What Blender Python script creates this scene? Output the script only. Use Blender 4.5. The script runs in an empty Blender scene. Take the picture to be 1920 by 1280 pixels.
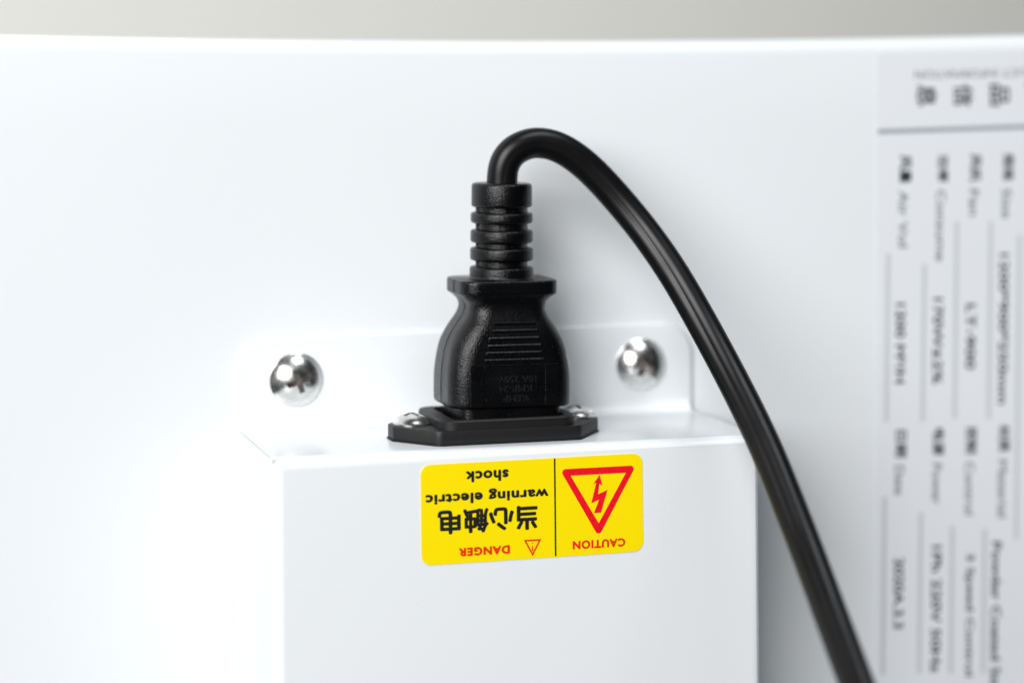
import bpy, bmesh, math, random
from mathutils import Vector, Matrix, Euler

S = bpy.context.scene
COL = S.collection
MM = 0.001                      # every length below is written in millimetres
PI = math.pi
random.seed(7)

# ------------------------------------------------------------------ camera
cam_d = bpy.data.cameras.new('camera')
cam = bpy.data.objects.new('camera', cam_d)
COL.objects.link(cam)
S.camera = cam
R3 = Matrix(((0.974539, 0.006274, -0.224130),
             (-0.224116, -0.002817, -0.974558),
             (-0.006746, 0.999976, -0.001339)))
cam.matrix_world = Matrix.Translation(Vector((-144.35, -450.27, 78.98)) * MM) @ R3.to_4x4()
cam_d.sensor_fit = 'HORIZONTAL'
cam_d.sensor_width = 36.0
cam_d.lens = 71.3
cam_d.shift_x = 405.1 / 1920
cam_d.shift_y = -495.8 / 1920
cam_d.clip_start = 0.01
cam_d.clip_end = 20.0
cam_d.dof.use_dof = True
cam_d.dof.focus_distance = 0.4385
cam_d.dof.aperture_fstop = 4.6

# ------------------------------------------------------------------ world, lamps, exposure
world = bpy.data.worlds.new('World')
S.world = world
world.use_nodes = True
bg = world.node_tree.nodes['Background']
bg.inputs[0].default_value = (0.80, 0.90, 1.0, 1)
bg.inputs[1].default_value = 0.032


def area(name, loc, aim, sx, sy, watts, col):
    d = bpy.data.lights.new(name, 'AREA')
    d.shape = 'RECTANGLE'
    d.size = sx
    d.size_y = sy
    d.energy = watts
    d.color = col
    o = bpy.data.objects.new(name, d)
    COL.objects.link(o)
    o.location = loc
    o.rotation_euler = (Vector(aim) - Vector(loc)).to_track_quat('-Z', 'Y').to_euler()
    return o


area('key_softbox', (-1.10, -1.32, 0.68), (0.0, 0, 0.02), 1.10, 1.05, 47.5, (1.0, 0.99, 0.995))
area('overhead_softbox', (0.20, -0.40, 0.95), (0, -0.02, 0.0), 0.50, 0.40, 3.8, (0.93, 0.97, 1.0))

S.view_settings.view_transform = 'Standard'
S.view_settings.look = 'None'
S.view_settings.exposure = 0.0
S.view_settings.gamma = 1.0
S.view_settings.use_curve_mapping = False
S.render.engine = 'CYCLES'


# ------------------------------------------------------------------ materials
def new_mat(name, base, rough, metal=0.0, spec=0.5, coat=0.0):
    m = bpy.data.materials.new(name)
    m.use_nodes = True
    b = m.node_tree.nodes['Principled BSDF']
    b.inputs['Base Color'].default_value = (*base, 1)
    b.inputs['Roughness'].default_value = rough
    b.inputs['Metallic'].default_value = metal
    b.inputs['Specular IOR Level'].default_value = spec
    b.inputs['Coat Weight'].default_value = coat
    b.inputs['Coat Roughness'].default_value = 0.14
    return m, m.node_tree, b


def add_bump(nt, b, scale, strength, dist, detail=2.0, kind='NOISE'):
    tc = nt.nodes.new('ShaderNodeTexCoord')
    if kind == 'NOISE':
        t = nt.nodes.new('ShaderNodeTexNoise')
        t.inputs['Detail'].default_value = detail
    else:
        t = nt.nodes.new('ShaderNodeTexVoronoi')
    t.inputs['Scale'].default_value = scale
    bp = nt.nodes.new('ShaderNodeBump')
    bp.inputs['Strength'].default_value = strength
    bp.inputs['Distance'].default_value = dist
    nt.links.new(tc.outputs['Object'], t.inputs['Vector'])
    nt.links.new(t.outputs[0], bp.inputs['Height'])
    nt.links.new(bp.outputs['Normal'], b.inputs['Normal'])
    return t, tc


def add_waves(nt, b, tc, scale, strength, dist):
    prev = b.inputs['Normal'].links[0].from_socket
    t = nt.nodes.new('ShaderNodeTexNoise')
    t.inputs['Scale'].default_value = scale
    t.inputs['Detail'].default_value = 1.0
    bp = nt.nodes.new('ShaderNodeBump')
    bp.inputs['Strength'].default_value = strength
    bp.inputs['Distance'].default_value = dist
    nt.links.new(tc.outputs['Object'], t.inputs['Vector'])
    nt.links.new(t.outputs[0], bp.inputs['Height'])
    nt.links.new(prev, bp.inputs['Normal'])
    nt.links.new(bp.outputs['Normal'], b.inputs['Normal'])


def vary_rough(nt, b, tc, scale, lo, hi):
    n = nt.nodes.new('ShaderNodeTexNoise')
    n.inputs['Scale'].default_value = scale
    n.inputs['Detail'].default_value = 5
    m = nt.nodes.new('ShaderNodeMapRange')
    m.inputs['From Min'].default_value = 0.35
    m.inputs['From Max'].default_value = 0.65
    m.inputs['To Min'].default_value = lo
    m.inputs['To Max'].default_value = hi
    nt.links.new(tc.outputs['Object'], n.inputs['Vector'])
    nt.links.new(n.outputs[0], m.inputs['Value'])
    nt.links.new(m.outputs[0], b.inputs['Roughness'])


def vary(nt, b, tc, scale, c0, c1, lo=0.35, hi=0.65):
    n = nt.nodes.new('ShaderNodeTexNoise')
    n.inputs['Scale'].default_value = scale
    n.inputs['Detail'].default_value = 4
    r = nt.nodes.new('ShaderNodeValToRGB')
    r.color_ramp.elements[0].position = lo
    r.color_ramp.elements[1].position = hi
    r.color_ramp.elements[0].color = (*c0, 1)
    r.color_ramp.elements[1].color = (*c1, 1)
    nt.links.new(tc.outputs['Object'], n.inputs['Vector'])
    nt.links.new(n.outputs[0], r.inputs[0])
    nt.links.new(r.outputs[0], b.inputs['Base Color'])


def specks(nt, b, tc, base, dirt, scale, size):
    """sparse tiny dust marks on the paint"""
    v = nt.nodes.new('ShaderNodeTexVoronoi')
    v.inputs['Scale'].default_value = scale
    n = nt.nodes.new('ShaderNodeTexWhiteNoise')
    lt = nt.nodes.new('ShaderNodeMath'); lt.operation = 'LESS_THAN'
    lt.inputs[1].default_value = size
    gt = nt.nodes.new('ShaderNodeMath'); gt.operation = 'GREATER_THAN'
    gt.inputs[1].default_value = 0.80
    mu = nt.nodes.new('ShaderNodeMath'); mu.operation = 'MULTIPLY'
    mx = nt.nodes.new('ShaderNodeMixRGB')
    mx.inputs[1].default_value = (*base, 1)
    mx.inputs[2].default_value = (*dirt, 1)
    nt.links.new(tc.outputs['Object'], v.inputs['Vector'])
    nt.links.new(v.outputs['Distance'], lt.inputs[0])
    nt.links.new(v.outputs['Color'], n.inputs['Vector'])
    nt.links.new(n.outputs['Value'], gt.inputs[0])
    nt.links.new(lt.outputs[0], mu.inputs[0])
    nt.links.new(gt.outputs[0], mu.inputs[1])
    nt.links.new(mu.outputs[0], mx.inputs[0])
    nt.links.new(mx.outputs[0], b.inputs['Base Color'])


WHITE = (0.785, 0.817, 0.833)
m_paint, nt, b = new_mat('white_powder_coat', WHITE, 0.30, spec=0.5, coat=0.4)
t, tc = add_bump(nt, b, 900, 0.16, 0.00006, 2)
add_waves(nt, b, tc, 22, 0.12, 0.0006)
vary_rough(nt, b, tc, 35, 0.27, 0.38)
specks(nt, b, tc, WHITE, (0.55, 0.57, 0.58), 70, 0.016)
m_panel, nt, b = new_mat('white_panel_paint', WHITE, 0.38, spec=0.45)
t, tc = add_bump(nt, b, 700, 0.16, 0.00006, 2)
add_waves(nt, b, tc, 14, 0.12, 0.0008)
specks(nt, b, tc, WHITE, (0.55, 0.57, 0.58), 55, 0.016)

m_plug, nt, b = new_mat('black_grained_plastic', (0.0012, 0.0013, 0.0016), 0.30, spec=0.38)
t, tc = add_bump(nt, b, 3000, 0.85, 0.00014, 3)
vary_rough(nt, b, tc, 140, 0.25, 0.33)
specks(nt, b, tc, (0.0012, 0.0013, 0.0016), (0.10, 0.10, 0.10), 900, 0.07)
m_letter, nt, b = new_mat('black_plastic_painted_lit', (0.009, 0.0095, 0.0105), 0.30, spec=0.5)  # paler base colour stands in for light caught by the raised letters
m_inlet, nt, b = new_mat('black_nylon_socket', (0.0055, 0.0055, 0.0058), 0.50, spec=0.45)
add_bump(nt, b, 3000, 0.5, 0.00010, 3)
m_cord, nt, b = new_mat('black_vinyl_cord', (0.003, 0.003, 0.0038), 0.34, spec=0.30)
t, tc = add_bump(nt, b, 1500, 0.06, 0.0001, 2)
vary_rough(nt, b, tc, 90, 0.31, 0.39)
specks(nt, b, tc, (0.003, 0.003, 0.0034), (0.12, 0.12, 0.12), 420, 0.03)
m_steel, nt, b = new_mat('zinc_plated_steel', (0.74, 0.73, 0.71), 0.30, metal=1.0)
t, tc = add_bump(nt, b, 900, 0.10, 0.0001, 3)
vary_rough(nt, b, tc, 500, 0.20, 0.30)
m_recess, nt, b = new_mat('dull_steel_recess', (0.48, 0.45, 0.42), 0.40, metal=1.0)
m_yellow, nt, b = new_mat('yellow_sticker_vinyl', (0.95, 0.745, 0.0), 0.40, spec=0.3)
add_bump(nt, b, 500, 0.05, 0.00004, 2)
m_black, nt, b = new_mat('black_print', (0.012, 0.013, 0.010), 0.5, spec=0.3)
m_red, nt, b = new_mat('red_print', (0.83, 0.004, 0.012), 0.45, spec=0.3)
_, tcr = add_bump(nt, b, 500, 0.03, 0.00004, 2)
vary(nt, b, tcr, 1500, (0.78, 0.003, 0.010), (0.86, 0.010, 0.022))
m_orange, nt, b = new_mat('orange_red_print', (0.80, 0.030, 0.004), 0.45, spec=0.3)
m_label, nt, b = new_mat('silver_white_label_film', (0.765, 0.792, 0.812), 0.42, spec=0.4)
m_ink, nt, b = new_mat('dark_grey_ink', (0.030, 0.040, 0.046), 0.5, spec=0.3)
m_ink2, nt, b = new_mat('mid_grey_ink', (0.16, 0.18, 0.20), 0.5, spec=0.3)
m_rule, nt, b = new_mat('pale_grey_ink', (0.56, 0.59, 0.61), 0.5, spec=0.3)
m_rule2, nt, b = new_mat('slate_grey_ink', (0.30, 0.34, 0.38), 0.5, spec=0.3)
m_wall, nt, b = new_mat('warm_grey_wall', (0.85, 0.85, 0.79), 0.9, spec=0.1)
t, tc = add_bump(nt, b, 60, 0.1, 0.002, 4)


# ------------------------------------------------------------------ mesh helpers
def tag(o, label=None, cat=None, group=None, kind=None):
    if label: o['label'] = label
    if cat: o['category'] = cat
    if group: o['group'] = group
    if kind: o['kind'] = kind
    return o


def empty(name, loc, label, cat, group=None):
    o = bpy.data.objects.new(name, None)
    COL.objects.link(o)
    o.empty_display_size = 0.005
    o.location = Vector(loc) * MM
    return tag(o, label, cat, group)


def obj(name, bm, mat, parent=None, smooth=True, angle=38):
    me = bpy.data.meshes.new(name)
    bmesh.ops.recalc_face_normals(bm, faces=bm.faces)
    bm.to_mesh(me)
    bm.free()
    me.transform(Matrix.Scale(MM, 4))
    o = bpy.data.objects.new(name, me)
    COL.objects.link(o)
    me.materials.append(mat)
    if smooth:
        me.polygons.foreach_set('use_smooth', [True] * len(me.polygons))
        me.set_sharp_from_angle(angle=math.radians(angle))
    if parent:
        o.parent = parent
    return o


def prism(outline, a0, a1, axis, bev=0.0, seg=3):
    """closed outline of 2D points, swept along an axis from a0 to a1; optional edge bevel on both rims"""
    bm = bmesh.new()

    def P(u, v, w):
        return {'y': (u, w, v), 'z': (u, v, w), 'x': (w, u, v)}[axis]
    A = [bm.verts.new(P(u, v, a0)) for u, v in outline]
    B = [bm.verts.new(P(u, v, a1)) for u, v in outline]
    bm.faces.new(A)
    bm.faces.new(B)
    n = len(A)
    for i in range(n):
        bm.faces.new((A[i], A[(i + 1) % n], B[(i + 1) % n], B[i]))
    bmesh.ops.recalc_face_normals(bm, faces=bm.faces)
    if bev > 0:
        A = set(A); B = set(B)
        es = [e for e in bm.edges if (e.verts[0] in A and e.verts[1] in A) or (e.verts[0] in B and e.verts[1] in B)]
        bmesh.ops.bevel(bm, geom=es, offset=bev, segments=seg, profile=0.5, affect='EDGES', clamp_overlap=True)
    return bm


def rounded(points, radii, seg=6):
    """round each corner of a polygon with its own radius"""
    out = []
    n = len(points)
    for i in range(n):
        p = Vector(points[i]); a = Vector(points[i - 1]); c = Vector(points[(i + 1) % n])
        r = radii[i] if isinstance(radii, (list, tuple)) else radii
        if r <= 1e-6:
            out.append((p.x, p.y)); continue
        u = (a - p).normalized(); v = (c - p).normalized()
        ang = u.angle(v)
        d = min(r / math.tan(ang / 2), 0.49 * (a - p).length, 0.49 * (c - p).length)
        rr = d * math.tan(ang / 2)
        ctr = p + (u + v).normalized() * (rr / math.sin(ang / 2))
        s = (p + u * d) - ctr; e = (p + v * d) - ctr
        a0 = math.atan2(s.y, s.x); a1 = math.atan2(e.y, e.x)
        da = a1 - a0
        while da > PI: da -= 2 * PI
        while da < -PI: da += 2 * PI
        for k in range(seg + 1):
            t = a0 + da * k / seg
            out.append((ctr.x + rr * math.cos(t), ctr.y + rr * math.sin(t)))
    return out


def rect(x0, x1, y0, y1):
    return [(x0, y0), (x1, y0), (x1, y1), (x0, y1)]


def bridge_rings(bm, rings, cap0=True, cap1=True):
    vs = [[bm.verts.new(p) for p in r] for r in rings]
    n = len(vs[0])
    for a, c in zip(vs[:-1], vs[1:]):
        for i in range(n):
            bm.faces.new((a[i], a[(i + 1) % n], c[(i + 1) % n], c[i]))
    if cap0: bm.faces.new(vs[0][::-1])
    if cap1: bm.faces.new(vs[-1])
    return vs


def lathe(profile, seg=48, axis='z', bm=None):
    bm = bm or bmesh.new()
    rings = []
    for r, h in profile:
        ring = []
        for i in range(seg):
            t = 2 * PI * i / seg
            x, y = r * math.cos(t), r * math.sin(t)
            ring.append((x, y, h) if axis == 'z' else (x, -h, y))
        rings.append(ring)
    bridge_rings(bm, rings)
    return bm


def join_bm(bm, other, mat=None):
    me = bpy.data.meshes.new('tmp')
    other.to_mesh(me)
    other.free()
    if mat: me.transform(mat)
    bm.from_mesh(me)
    bpy.data.meshes.remove(me)


def box_bm(x0, x1, y0, y1, z0, z1, bev=0.0):
    bm = bmesh.new()
    bmesh.ops.create_cube(bm, size=1)
    for v in bm.verts:
        v.co = Vector(((x0 + x1) / 2 + v.co.x * (x1 - x0), (y0 + y1) / 2 + v.co.y * (y1 - y0), (z0 + z1) / 2 + v.co.z * (z1 - z0)))
    if bev:
        bmesh.ops.bevel(bm, geom=bm.edges[:], offset=bev, segments=2, profile=0.5, affect='EDGES')
    return bm


def cut(o, cutters, mats=()):
    """real boolean difference, applied"""
    tmp = []
    for bm, mat in cutters:
        c = obj('cutter', bm, mat or o.data.materials[0], smooth=False)
        tmp.append(c)
        md = o.modifiers.new('cut', 'BOOLEAN')
        md.operation = 'DIFFERENCE'
        md.solver = 'EXACT'
        md.material_mode = 'TRANSFER'
        md.object = c
    dg = bpy.context.evaluated_depsgraph_get()
    dg.update()
    me = bpy.data.meshes.new_from_object(o.evaluated_get(dg))
    o.modifiers.clear()
    old = o.data
    o.data = me
    bpy.data.meshes.remove(old)
    for c in tmp:
        d = c.data
        bpy.data.objects.remove(c)
        bpy.data.meshes.remove(d)
    o.data.set_sharp_from_angle(angle=math.radians(35))
    return o


def text_mesh(body, bold=0.0, extrude=0.0, spacing=1.0):
    cu = bpy.data.curves.new('text', 'FONT')
    cu.body = body
    cu.offset = bold
    cu.extrude = extrude
    cu.space_character = spacing
    cu.resolution_u = 4
    t = bpy.data.objects.new('text', cu)
    COL.objects.link(t)
    dg = bpy.context.evaluated_depsgraph_get()
    dg.update()
    me = bpy.data.meshes.new_from_object(t.evaluated_get(dg))
    bpy.data.objects.remove(t)
    bpy.data.curves.remove(cu)
    return me


def text_on(name, body, centre, right, up, width, height, mat, parent, bold=0.0, depth=0.0, normal=None, spacing=1.0):
    """flat print (or raised letters when depth > 0) fitted into width x height around a centre; right/up are the
    reading directions in space. All millimetres, in the parent's frame."""
    me = text_mesh(body, 0.0, 0.5 if depth > 0 else 0.0, spacing)
    if bold > 0:
        tb = bmesh.new()
        for k in range(9):
            ofs = Vector((0, 0, 0)) if k == 8 else Vector((bold * math.cos(k * PI / 4), bold * math.sin(k * PI / 4), 0))
            ofs.z = k * 0.0005
            bt = bmesh.new()
            bt.from_mesh(me)
            join_bm(tb, bt, Matrix.Translation(ofs))
        tb.to_mesh(me)
        tb.free()
    xs = [v.co.x for v in me.vertices]; ys = [v.co.y for v in me.vertices]
    x0, x1, y0, y1 = min(xs), max(xs), min(ys), max(ys)
    r = Vector(right).normalized(); u = Vector(up).normalized(); n = r.cross(u)
    C = Vector(centre)
    for v in me.vertices:
        a = (v.co.x - (x0 + x1) / 2) / (x1 - x0) * width
        bq = (v.co.y - (y0 + y1) / 2) / (y1 - y0) * height
        v.co = (C + r * a + u * bq + n * (v.co.z * 2 * (depth or 1.0))) * MM
    me.materials.clear()
    me.materials.append(mat)
    me.name = name
    o = bpy.data.objects.new(name, me)
    COL.objects.link(o)
    o.parent = parent
    return o


def flat_poly(name, pts, y, th, mat, parent, holes=None):
    """a thin printed shape in the x-z plane, th thick, in front of y"""
    bm = bmesh.new()
    if holes is None:
        bm = prism(pts, y, y - th, 'y')
    else:
        n = len(pts)
        A = [bm.verts.new((x, y, z)) for x, z in pts]; B = [bm.verts.new((x, y, z)) for x, z in holes]
        A2 = [bm.verts.new((x, y - th, z)) for x, z in pts]; B2 = [bm.verts.new((x, y - th, z)) for x, z in holes]
        for i in range(n):
            j = (i + 1) % n
            bm.faces.new((A2[i], A2[j], B2[j], B2[i]))
            bm.faces.new((A[i], A[j], A2[j], A2[i]))
            bm.faces.new((B[i], B[j], B2[j], B2[i]))
            bm.faces.new((A[i], A[j], B[j], B[i]))
    return obj(name, bm, mat, parent, smooth=False)


# ------------------------------------------------------------------ setting: the wall far behind
bm = bmesh.new()
vs = [bm.verts.new(p) for p in ((-1300, 120, -900), (2600, 1095, -900), (2600, 1095, 1500), (-1300, 120, 1500))]
bm.faces.new(vs)
wall = obj('wall', bm, m_wall, smooth=False)
tag(wall, kind='structure')

# ------------------------------------------------------------------ rear panel of the appliance
def top_z(x):
    d = max(-175.0, min(175.0, x - 35.0))
    return 87.75 + 9.0e-5 * d * d


bm = bmesh.new()
prof_out = [(0.0, -260.0), (0.0, -60.0), (0.0, 0.0), (0.0, 50.0), (0.0, 84.2)]
R = 3.6
rings = []
NX = 73
xs = [-330 + 660 * i / (NX - 1) for i in range(NX)]
for x in xs:
    zt = top_z(x)
    ring = [(x, 0.0, -260.0), (x, 0.0, -100.0), (x, 0.0, 0.0), (x, 0.0, zt - 20)]
    for k in range(9):
        a = PI / 2 * k / 8
        ring.append((x, R - R * math.cos(a), zt - R + R * math.sin(a)))
    ring.append((x, 26.0, zt))
    ring.append((x, 26.0, zt - 1.2))
    ring += [(x, R, zt - 1.2), (x, 1.2, zt - R), (x, 1.2, -260.0)]
    rings.append(ring)
bridge_rings(bm, rings)
panel = obj('rear_panel', bm, m_panel, angle=50)
tag(panel, 'large smooth white metal panel with a rounded top edge, standing behind the box and cord', 'panel')

# ------------------------------------------------------------------ the connection box on the panel
D = 38.0
HW = 55.0
box = empty('connection_box', (0, 0, 0), 'white folded sheet-metal box that carries the black socket and the yellow sticker', 'box')
bm = box_bm(-HW, HW, -D, -0.3, -150, 0)
bm.edges.ensure_lookup_table()
front_e, side_e = [], []
for e in bm.edges:
    a, c = e.verts[0].co, e.verts[1].co
    fr = abs(a.y + D) < .01 and abs(c.y + D) < .01
    tp = abs(a.z) < .01 and abs(c.z) < .01
    vert = abs(a.x - c.x) < .01 and abs(a.y - c.y) < .01
    if fr and (tp or vert): front_e.append(e)
bmesh.ops.bevel(bm, geom=front_e, offset=2.5, segments=8, profile=0.5, affect='EDGES')
es = [e for e in bm.edges if all(abs(abs(v.co.x) - HW) < .01 and abs(v.co.z) < .01 for v in e.verts)]
bmesh.ops.bevel(bm, geom=es, offset=0.5, segments=3, profile=0.5, affect='EDGES')
cover = obj('cover', bm, m_paint, box, angle=30)
cutters = []
for s in (-1, 1):
    seam = box_bm(-0.06, 0.06, -34.9, -1.0, -0.7, 0.7)
    me_rot = Matrix.Translation((s * (HW - 0.15), 0, -0.15)) @ Matrix.Rotation(s * PI / 4, 4, 'Y')
    bmesh.ops.transform(seam, matrix=me_rot, verts=seam.verts)
    cutters.append((seam, m_paint))
    hole = bmesh.new()
    bmesh.ops.create_cone(hole, cap_ends=True, segments=24, radius1=0.9, radius2=0.9, depth=3.0)
    dirv = Vector((s * 1, -1, 1)).normalized()
    mt = Matrix.Translation(Vector((s * (HW - 0.9), -D + 0.95, -1.15)) + dirv * 1.2) @ dirv.to_track_quat('Z', 'Y').to_matrix().to_4x4()
    bmesh.ops.transform(hole, matrix=mt, verts=hole.verts)
    cutters.append((hole, m_paint))
cut(cover, cutters)

# upturned mounting flange with its inside bend
ol = rounded([(-HW, -0.2), (HW, -0.2), (HW, 20.6), (-HW, 20.6)], [0, 0, 7.5, 7.5], 10)
bm = prism(ol, -0.05, -1.15, 'y', 0.3, 3)
flange = obj('mounting_flange', bm, m_paint, box, angle=30)
fil = [(-1.10, -0.05), (-4.0, 0.002)]
for k in range(9):
    a = PI / 2 * k / 8
    fil.append((-4.0 + 2.86 * math.sin(a), 2.68 - 2.68 * math.cos(a)))
fil.append((-1.10, 2.72))
bm = prism(fil, -HW + 0.8, HW - 0.8, 'x')
obj('inside_bend', bm, m_paint, box, angle=30)


# ------------------------------------------------------------------ screws
def dome_profile(r, tilt, rim=0.5):
    """short rim, then a spherical cap whose slope reaches `tilt` at the rim; returns profile and height"""
    rc = r - 0.12
    q = rc / math.sin(tilt)
    pts = [(r * 0.96, -0.2), (r, 0.0), (r, rim - 0.08), (rc, rim)]
    n = 12
    for k in range(1, n):
        a = tilt * (1 - k / n)
        pts.append((q * math.sin(a), rim + q * math.cos(a) - q * math.cos(tilt)))
    h = rim + q - q * math.cos(tilt)
    pts.append((0.02 * r, h))
    return pts, h


def cross_prism(h, size, w, depth):
    """single closed tapered cross so that the boolean stays clean"""
    bm = bmesh.new()

    def ring(k, kw, z):
        s, q = size * k, w * kw / 2
        return [(s, -q, z), (s, q, z), (q, q, z), (q, s, z), (-q, s, z), (-q, q, z), (-s, q, z), (-s, -q, z), (-q, -q, z), (-q, -s, z), (q, -s, z), (q, -q, z)]
    bridge_rings(bm, [ring(0.42, 0.75, h - depth), ring(1.0, 1.0, h - 0.25 * depth), ring(1.15, 1.05, h + 1.0)])
    return bm


def make_screw(name, loc, rot, r, tilt, size, w, depth, turn, label, group):
    t = empty(name, loc, label, 'screw', group)
    prof, h = dome_profile(r, tilt)
    head = obj('head', lathe(prof, 64), m_steel, None, angle=40)
    cr = cross_prism(h, size, w, depth)
    bmesh.ops.rotate(cr, verts=cr.verts, cent=(0, 0, 0), matrix=Matrix.Rotation(turn, 3, 'Z'))
    cut(head, [(cr, m_recess)])
    head.parent = t
    sh = obj('shank', lathe([(r * 0.5, -3.0), (r * 0.5, -0.15)], 24), m_steel, t)
    t.rotation_euler = rot
    return t


FR = (PI / 2, 0, 0)
make_screw('panel_screw', (-41.6, -1.16, 10.9), FR, 6.15, 0.90, 2.75, 1.25, 2.4, 0.35,
           'round silver cross-head screw in the flange left of the black plug', 'screws holding the box to the panel')
make_screw('panel_screw', (42.0, -1.16, 11.2), FR, 6.1, 0.90, 2.75, 1.25, 2.4, 0.95,
           'round silver cross-head screw in the flange right of the plug, between plug and hanging cord', 'screws holding the box to the panel')

# ------------------------------------------------------------------ inlet socket
IX, IY = -1.3, -21.7
inlet = empty('inlet_socket', (IX, IY, 0), 'black plastic power socket plate screwed to the top of the white box', 'socket')
base_pts = [(-16.0, -10.9), (16.2, -10.9), (23.7, -2.2), (23.7, 2.2), (16.2, 10.9), (-16.0, 10.9), (-23.8, 2.2), (-23.8, -2.2)]
bm = prism(rounded(base_pts, [2.2, 2.2, 1.0, 1.0, 2.2, 2.2, 1.0, 1.0], 5), 0.03, 3.2, 'z', 0.22, 2)
obj('base_plate', bm, m_inlet, inlet, angle=30)
lip = prism(rounded([(x * 1.012, y * 1.012) for x, y in base_pts], [2.2, 2.2, 1.0, 1.0, 2.2, 2.2, 1.0, 1.0], 5), 0.02, 0.30, 'z')
obj('mould_flash', lip, m_inlet, inlet, angle=30)
# raised collar with the opening the plug goes into
out = rounded(rect(-15.2, 15.9, -10.65, 10.4), [3.6, 3.6, 3.6, 3.6], 6)
inn = rounded(rect(-11.9, 13.9, -8.9, 8.7), [2.2, 2.2, 2.2, 2.2], 6)
bm = bmesh.new()
z0, z1 = 3.15, 5.25
lev = [(out, z0), (out, z1 - 0.3), ([(x * 0.985, y * 0.98) for x, y in out], z1), (inn, z1), (inn, z0 - 1.0)]
bridge_rings(bm, [[(x, y, z) for x, y in o_] for o_, z in lev], cap0=False, cap1=True)
obj('collar', bm, m_inlet, inlet, angle=30)
make_screw('socket_screw', (IX - 18.8, IY + 0.6, 3.22), (0, 0, 0), 4.25, 0.85, 2.1, 0.95, 1.6, 0.5,
           'small silver screw on the left tip of the black socket plate', 'screws holding the socket plate')
make_screw('socket_screw', (IX + 19.6, IY + 0.6, 3.22), (0, 0, 0), 4.25, 0.85, 2.1, 0.95, 1.6, 0.1,
           'small silver screw on the right tip of the socket plate, half hidden by the plug', 'screws holding the socket plate')

# ------------------------------------------------------------------ power cord: plug, strain relief, cable
PX, PY = 0.55, -21.2
cord = empty('power_cord', (PX, PY, 0), 'black grained power plug pushed into the socket, its cable arching right and hanging down', 'power cord')
ca, sa = math.cos(0.31), math.sin(0.31)


def half_w(px, hd, r):
    return (px / 8.45 - r - (hd - r) * sa) / ca + r


# z, silhouette half width in the photograph's pixels, half depth, corner radius
sec = [(7.1, 123, 8.6, 4.0), (7.3, 125.5, 8.95, 4.3), (7.75, 126.6, 9.1, 4.5), (9.5, 127, 9.15, 4.6), (13.4, 126.5, 9.15, 4.7), (17.1, 123, 9.1, 4.9),
       (20.5, 116.5, 9.0, 5.1), (22.9, 107, 8.8, 5.2), (24.7, 97.5, 8.5, 5.0), (26.2, 88.5, 8.1, 4.7), (27.4, 83, 7.8, 4.4), (28.4, 80.7, 7.6, 4.2),
       (29.4, 82, 7.55, 4.0), (30.3, 87, 7.65, 4.0), (31.0, 93.5, 7.85, 4.0), (31.45, 100, 8.0, 4.0), (31.62, 101.8, 8.1, 4.0), (31.85, 102.3, 8.15, 4.0), (34.2, 102.3, 8.15, 4.0),
       (34.5, 101.6, 8.05, 4.0), (34.62, 99.8, 7.9, 3.8)]


def interp(z, k):
    for a, c in zip(sec[:-1], sec[1:]):
        if a[0] <= z <= c[0]:
            f = (z - a[0]) / (c[0] - a[0])
            return a[k] + f * (c[k] - a[k])
    return sec[0][k] if z < sec[0][0] else sec[-1][k]


def catmull(vals, zs, z):
    n = len(zs)
    for i in range(n - 1):
        if zs[i] <= z <= zs[i + 1]:
            f = (z - zs[i]) / (zs[i + 1] - zs[i])
            h = zs[i + 1] - zs[i]
            m0 = (vals[i + 1] - vals[max(i - 1, 0)]) / (zs[i + 1] - zs[max(i - 1, 0)]) * h
            m1 = (vals[min(i + 2, n - 1)] - vals[i]) / (zs[min(i + 2, n - 1)] - zs[i]) * h
            return (2*f**3-3*f*f+1)*vals[i] + (f**3-2*f*f+f)*m0 + (-2*f**3+3*f*f)*vals[i+1] + (f**3-f*f)*m1
    return vals[0] if z < zs[0] else vals[-1]


ZS = [s_[0] for s_ in sec]
HWS = [half_w(s_[1], s_[2], s_[3]) for s_ in sec]
HDS = [s_[2] for s_ in sec]
RS = [s_[3] for s_ in sec]


def section(z):
    return catmull(HWS, ZS, z), catmull(HDS, ZS, z), catmull(RS, ZS, z)


bm = bmesh.new()
zz = []
for a, c in zip(ZS[:-1], ZS[1:]):
    n = max(1, int((c - a) / 0.35))
    zz += [a + (c - a) * k / n for k in range(n)]
zz.append(ZS[-1])
rings = []
for z in zz:
    w, d, r = section(z)
    rings.append([(x, y, z) for x, y in rounded(rect(-w, w, -d, d), r, 9)])
bridge_rings(bm, rings)
plug = obj('plug_body', bm, m_plug, cord, angle=42)
plug['label'] = 'black plug body with ribs and raised lettering'

# nose that enters the collar
nose = rounded(rect(-11.6, 11.6, -8.1, 8.1), 2.6, 6)
bm = prism(nose, 1.0, 7.3, 'z')
obj('plug_nose', bm, m_plug, cord, angle=30)


def on_front(x, z, lift):
    w, d, r = section(z)
    return Vector((x, -d - lift, z))


# six moulded grip ribs across the front
for k, (xa, xb, z) in enumerate(((-4.9, 5.0, 25.5), (-5.3, 5.5, 23.9), (-5.8, 5.8, 22.3), (-6.2, 6.2, 20.7), (-6.6, 6.4, 19.15), (-6.9, 6.7, 17.6))):
    rb = bmesh.new()
    w, d, r = section(z)
    w2, d2, r2 = section(z + 0.5)
    prof = []
    rings = []
    for x in (xa, xa + 0.25, xb - 0.25, xb):
        h = 0.02 if x in (xa, xb) else 0.30
        rings.append([(x, -d + 0.5, z - 0.5), (x, -d - h * 0.55, z - 0.42), (x, -d - h, z - 0.12), (x, -d - h, z + 0.14), (x, -d2 - h * 0.6, z + 0.34), (x, -d2 + 0.5, z + 0.5)])
    bridge_rings(rb, rings)
    obj('grip_rib', rb, m_plug, plug, angle=25)

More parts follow.
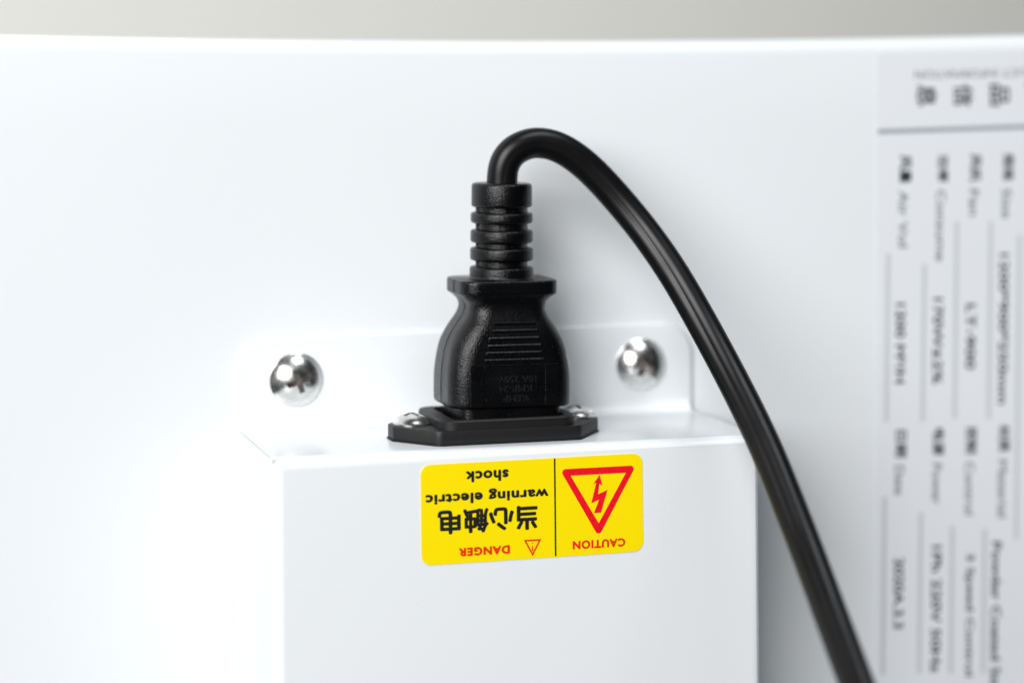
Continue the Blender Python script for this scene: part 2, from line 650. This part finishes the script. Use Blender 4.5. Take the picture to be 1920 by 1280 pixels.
# raised border and sunken lettering field on the front
fr = bmesh.new()
fy = -9.15


def slab(x0, x1, z0, z1, h):
    q = box_bm(x0, x1, fy - h, fy + 0.6, z0, z1, 0.06)
    return q


for x0, x1, z0, z1, h in ((-10.1, -6.9, 7.6, 16.7, 0.16), (7.0, 10.1, 7.6, 16.7, 0.16), (-6.95, 7.05, 14.9, 16.68, 0.155)):
    join_bm(fr, slab(x0, x1, z0, z1, h))
obj('lettering_frame', fr, m_plug, plug, smooth=False)
L_, U_ = (-1, 0, 0), (0, 0, -1)
text_on('raised_text', '10A 250V~', (0.0, fy - 0.02, 13.45), L_, U_, 9.8, 1.45, m_letter, plug, 0.0, 0.22)
text_on('raised_text', 'KMP-24', (0.1, fy - 0.02, 11.4), L_, U_, 7.6, 1.45, m_letter, plug, 0.0, 0.22)
text_on('raised_text', 'KEMP', (0.1, fy - 0.02, 9.3), L_, U_, 5.5, 1.4, m_letter, plug, 0.0, 0.22)

# parting line along the left and right sides
for s in (-1, 1):
    pl = bmesh.new()
    rings = []
    zq = [8.0 + 26.4 * k / 70 for k in range(71)]
    for z in zq:
        w, d, r = section(z)
        rings.append([(s * (w - 0.3), -0.45, z), (s * (w + 0.07), -0.45, z), (s * (w + 0.09), -0.30, z), (s * (w - 0.3), -0.30, z)])
    bridge_rings(pl, rings)
    obj('mould_seam', pl, m_plug, plug, angle=30)

# ribbed strain relief
prof = [(7.0, 34.4), (7.12, 34.8)]
rings_z = [(34.7, 37.25, 7.10), (38.55, 41.45, 7.0), (42.5, 45.4, 6.92), (46.8, 49.25, 6.88), (50.35, 55.75, 6.72)]
prof = []
core = 5.0
for k, (za, zb, r) in enumerate(rings_z):
    last = k == len(rings_z) - 1
    if k == 0:
        prof += [(r + 0.25, za), (r, za + 0.3)]
    else:
        prof += [(core, za - 0.05), (r - 0.75, za - 0.02), (r - 0.3, za + 0.1), (r - 0.08, za + 0.3)]
    prof.append((r, za + 0.65))
    if last:
        prof += [(r - 0.02, zb - 0.8), (r - 0.12, zb - 0.38), (r - 0.42, zb - 0.1), (r - 0.9, zb), (3.6, zb + 0.12), (1.0, zb + 0.12)]
    else:
        prof += [(r - 0.01, zb - 0.65), (r - 0.09, zb - 0.3), (r - 0.32, zb - 0.08), (r - 0.75, zb + 0.02), (core, zb + 0.05)]
relief = obj('strain_relief', lathe(prof, 72), m_plug, cord, angle=40)
# bridges left standing in the grooves
for k in range(4):
    za, zb = rings_z[k][1] - 0.15, rings_z[k + 1][0] + 0.15
    for a0 in ((195, 262), (278, 345), (20, 160)) if k % 2 else ((200, 247), (263, 340), (20, 160)):
        bb = bmesh.new()
        n = 14
        rr = 5.75
        ring_ = []
        for i in range(n + 1):
            a = math.radians(a0[0] + (a0[1] - a0[0]) * i / n)
            ring_.append([(q * math.cos(a), q * math.sin(a), z) for q, z in ((core - 0.3, za), (rr, za), (rr, zb), (core - 0.3, zb))])
        bridge_rings(bb, ring_)
        obj('groove_bridge', bb, m_plug, relief, angle=30)

# tilt the plug a touch, as it sits in the photograph
cord.rotation_euler = (0, math.radians(0.55), 0)

# the cable, swept along a path in space (world mm, put into the cord's frame afterwards)
path = [(1.1, -21.2, 50.0), (1.15, -21.2, 56.4), (1.75, -21.4, 60.09), (3.7, -21.6, 62.67), (6.47, -21.8, 64.07), (9.28, -22.0, 64.57), (13.39, -22.4, 63.75),
        (18.56, -23.0, 60.6), (23.71, -24.3, 55.81), (28.72, -26.3, 49.6), (32.7, -29.3, 43.2), (36.82, -34.0, 34.91), (40.66, -40.0, 24.92),
        (44.2, -50.0, 11.7), (45.9, -60.0, 0.6), (46.7, -68.0, -8.9), (47.0, -77.0, -18.9), (45.92, -95.0, -35.38), (44.6, -116, -53), (43.0, -140, -73), (41.0, -165, -95)]
PP = [Vector(p) for p in path]


def cr_spline(P, n):
    out = []
    for i in range(len(P) - 1):
        p0 = P[max(i - 1, 0)]; p1 = P[i]; p2 = P[i + 1]; p3 = P[min(i + 2, len(P) - 1)]
        # centripetal
        t0 = 0.0
        t1 = t0 + max(1e-4, (p1 - p0).length) ** 0.5
        t2 = t1 + (p2 - p1).length ** 0.5
        t3 = t2 + max(1e-4, (p3 - p2).length) ** 0.5
        for k in range(n):
            t = t1 + (t2 - t1) * k / n
            if i == 0: p0 = p1 - (p2 - p1) * 1e-4
            A1 = p0.lerp(p1, (t - t0) / (t1 - t0)); A2 = p1.lerp(p2, (t - t1) / (t2 - t1)); A3 = p2.lerp(p3, (t - t2) / (t3 - t2)) if i < len(P) - 2 else p2
            B1 = A1.lerp(A2, (t - t0) / (t2 - t0)); B2 = A2.lerp(A3, (t - t1) / (t3 - t1))
            out.append(B1.lerp(B2, (t - t1) / (t2 - t1)))
    out.append(P[-1])
    return out


pts = cr_spline(PP, 9)
for _ in range(12):
    q = [p.copy() for p in pts]
    for i in range(3, len(pts) - 1):
        pts[i] = q[i] * 0.5 + (q[i - 1] + q[i + 1]) * 0.25
tang = [(pts[min(i + 1, len(pts) - 1)] - pts[max(i - 1, 0)]).normalized() for i in range(len(pts))]
for i in range(14, len(pts)):            # the slight unevenness a coiled cord keeps
    f = i / len(pts)
    pts[i] = pts[i] + Vector((math.sin(f * 41.0) * 0.03 + math.sin(f * 23.0 + 1.0) * 0.08, math.sin(f * 33.0) * 0.12, math.cos(f * 37.0) * 0.03)) * min(1.0, (i - 14) / 30)
nrm = Vector((0, -1, 0))
rings = []
NS = 64
for i, (p, t) in enumerate(zip(pts, tang)):
    nrm = (nrm - t * nrm.dot(t)).normalized()
    bi = t.cross(nrm)
    f = i / (len(pts) - 1)
    tw = -0.25 + 0.5 * min(1, f * 1.6)
    ring = []
    for k in range(NS):
        a = 2 * PI * k / NS
        # flat twin-core jacket: two round lobes side by side with a shallow valley between them
        g = max(0.0, min(1.0, (f - 0.22) / 0.2))
        g = g * g * (3 - 2 * g)
        cl, rl = 0.40 + 0.38 * g, 3.02 - 0.33 * g
        r = cl * abs(math.sin(a)) + math.sqrt(rl * rl - (cl * math.cos(a)) ** 2)
        rx, ry = r * math.cos(a), r * math.sin(a)
        c_, s_ = math.cos(tw), math.sin(tw)
        u, v = rx * c_ - ry * s_, rx * s_ + ry * c_
        ring.append(p + nrm * u + bi * v)
    rings.append(ring)
bm = bmesh.new()
bridge_rings(bm, rings)
cable = obj('cable', bm, m_cord, None, angle=60)
bpy.context.view_layer.update()
mw = Matrix.Translation(Vector((PX, PY, 0)) * MM) @ Euler((0, math.radians(0.55), 0)).to_matrix().to_4x4()
cable.data.transform(mw.inverted())
cable.parent = cord

# ------------------------------------------------------------------ yellow warning sticker
SY = -38.0
st = empty('warning_sticker', (0, 0, 0), 'yellow upside-down electric shock warning sticker with red triangle on the white box front', 'sticker')
SXC, SZC, A = 1.96, -13.19, 0.0036
cs, sn = math.cos(A), math.sin(A)


def stk(u, v):
    return (SXC + u * cs - v * sn, SZC + u * sn + v * cs)


ol = [stk(u, v) for u, v in rounded(rect(-25.05, 25.05, -10.62, 10.62), 2.2, 8)]
flat_poly('sticker_sheet', ol, SY - 0.01, 0.11, m_yellow, st)
PYY = SY - 0.125
flat_poly('divider_line', [(6.68, -2.66), (7.04, -2.66), (7.12, -23.60), (6.76, -23.60)], PYY, 0.015, m_black, st)
# big red triangle, point down
o3 = [(8.0, -5.05), (25.5, -5.05), (16.77, -20.05)]
i3 = [(10.47, -6.55), (23.12, -6.55), (16.80, -17.10)]
flat_poly('red_triangle', rounded(o3, 0.75, 6), PYY, 0.015, m_red, st, rounded(i3, 0.05, 6))
bolt = [(17.11, -6.62), (17.69, -9.02), (17.03, -8.58), (16.71, -10.83), (18.89, -10.0), (17.34, -14.84), (15.71, -14.87), (16.92, -12.02), (15.14, -12.69), (16.29, -8.33), (15.58, -8.67)]
flat_poly('lightning_arrow', bolt, PYY, 0.015, m_red, st)
# small outlined triangle with an exclamation mark
flat_poly('small_triangle', [(-0.25, -19.72), (3.72, -19.74), (1.73, -23.35)], PYY, 0.015, m_orange, st, [(0.36, -20.08), (3.12, -20.10), (1.73, -22.60)])
flat_poly('exclamation_mark', [(1.64, -20.95), (1.80, -20.95), (1.92, -22.2), (1.53, -22.2)], PYY, 0.015, m_orange, st)
flat_poly('exclamation_mark', [(1.60, -20.32), (1.84, -20.32), (1.84, -20.60), (1.60, -20.60)], PYY, 0.015, m_orange, st)
TY = PYY - 0.01
text_on('caution_text', 'CAUTION', (16.86, TY, -21.52), L_, U_, 12.1, 1.86, m_orange, st, 0.052, spacing=1.14)
text_on('danger_text', 'DANGER', (-9.08, TY, -21.52), L_, U_, 11.45, 1.86, m_orange, st, 0.060, spacing=1.14)
text_on('shock_text', 'shock', (-8.36, TY, -5.62), L_, U_, 9.62, 2.44, m_black, st, 0.048, spacing=1.11)
text_on('warning_electric_text', 'warning electric', (-8.33, TY, -9.80), L_, U_, 27.5, 2.95, m_black, st, 0.048, spacing=1.11)
text_on('warning_characters', '\u5f53\u5fc3\u89e6\u7535', (-8.28, TY, -15.0), L_, U_, 22.4, 5.25, m_black, st, 0.036)

# ------------------------------------------------------------------ information label on the panel
lab = empty('information_label', (0, 0, 0), 'pale grey information label with rows of blurred dark text on the panel behind the cord', 'label')


def col_x(x0, z):
    return x0 + 0.0205 * z


ol = rounded([(104.4, 84.6), (196, 85.6), (193, -95), (102.6, -95)], 1.5, 4)
flat_poly('label_sheet', ol, -0.01, 0.08, m_label, lab)
LY = -0.105
DN = (-0.0205, 0, -1.0)
RT = (1.0, 0, -0.0205)


def vtext(name, body, x0, za, zb, h, mat, bold=0.0):
    zc = (za + zb) / 2
    text_on(name, body, (col_x(x0, zc), LY, zc), DN, RT, abs(za - zb), h, mat, lab, bold)


def vrule(x0, za, zb, w, mat):
    flat_poly('rule_line', [(col_x(x0, za) - w / 2, za), (col_x(x0, za) + w / 2, za), (col_x(x0, zb) + w / 2, zb), (col_x(x0, zb) - w / 2, zb)], LY + 0.01, 0.012, mat, lab)


text_on('heading_text', 'PRODUCT INFORMATION', (134.4, LY, 79.35), (-1, 0, -0.014), (0, 0, -1), 39.4, 2.0, m_ink2, lab, 0.004)
for ch, x, z in (('\u606f', 118.0, 74.0), ('\u4fe1', 127.9, 73.95), ('\u54c1', 137.8, 74.0), ('\u4ea7', 147.7, 74.1)):
    text_on('heading_character', ch, (x, LY, z), (0, 0, -1), (1, 0, 0), 5.5, 5.5, m_ink, lab, 0.02)
flat_poly('rule_line', [(104.7, 64.75), (178, 66.05), (178, 67.15), (104.7, 65.85)], LY + 0.01, 0.012, m_rule2, lab)
cols = {'A': 110.75, 'B': 120.9, 'C': 129.85, 'D': 138.9, 'E': 148.5}
first = {'A': ('\u98ce\u91cf', 'Air Vol', 36.9, '1200 M\u00b3/H', 23.4, 3.8), 'B': ('\u529f\u7387', 'Consume', 33.3, '170W\u00b12%', 24.4, 3.2),
         'C': ('\u98ce\u673a', 'Fan', 44.2, 'LT-900', 22.6, 6.5), 'D': ('\u89c4\u683c', 'Size', 43.4, '1200*900*250mm', 34.8, -2.5)}
second = {'A': ('\u65e5\u671f', 'Date', -23.4, '2020A.3.3', -38.7, -56.0), 'B': ('\u7535\u6e90', 'Power', -26.2, '1Ph 220V 50Hz', -36.3, -67.4),
          'C': ('\u63a7\u5236', 'Control', -29.3, '3 Speed Control', -38.8, -69.0), 'D': ('\u6750\u8d28', 'Material', -30.4, 'Powder Coated Steel', -36.3, -76.0)}
for k in 'ABCD':
    cjk, en, ze, val, va, vb = first[k]
    x = cols[k]
    vtext('row_characters', cjk, x + 0.15, 59.5, 52.6, 3.2, m_ink, 0.03)
    vtext('row_text', en, x - 0.3, 50.8, ze, 2.55, m_ink2, 0.015)
    vtext('row_text', val, x - 0.75, va, vb, 2.7, m_ink, 0.025)
    cjk, en, ze, val, va, vb = second[k]
    vtext('row_characters', cjk, x - 0.2, -7.6, -14.3, 3.2, m_ink, 0.03)
    vtext('row_text', en, x - 0.6, -16.2, ze, 2.55, m_ink2, 0.015)
    vtext('row_text', val, x - 0.4 if k != 'D' else x - 2.0, va, vb, 2.7, m_ink, 0.025)
for x0, za, zb in ((106.5, 35.6, -5.4), (116.3, 32.7, -5.8), (125.0, 43.0, -5.5), (134.3, 42.8, -5.9), (142.3, 39.3, -36.0),
                   (106.3, -23.6, -67.0), (116.1, -28.0, -67.3), (124.7, -31.7, -68.0), (133.6, -32.9, -68.6)):
    vrule(x0, za, zb, 1.15, m_rule)
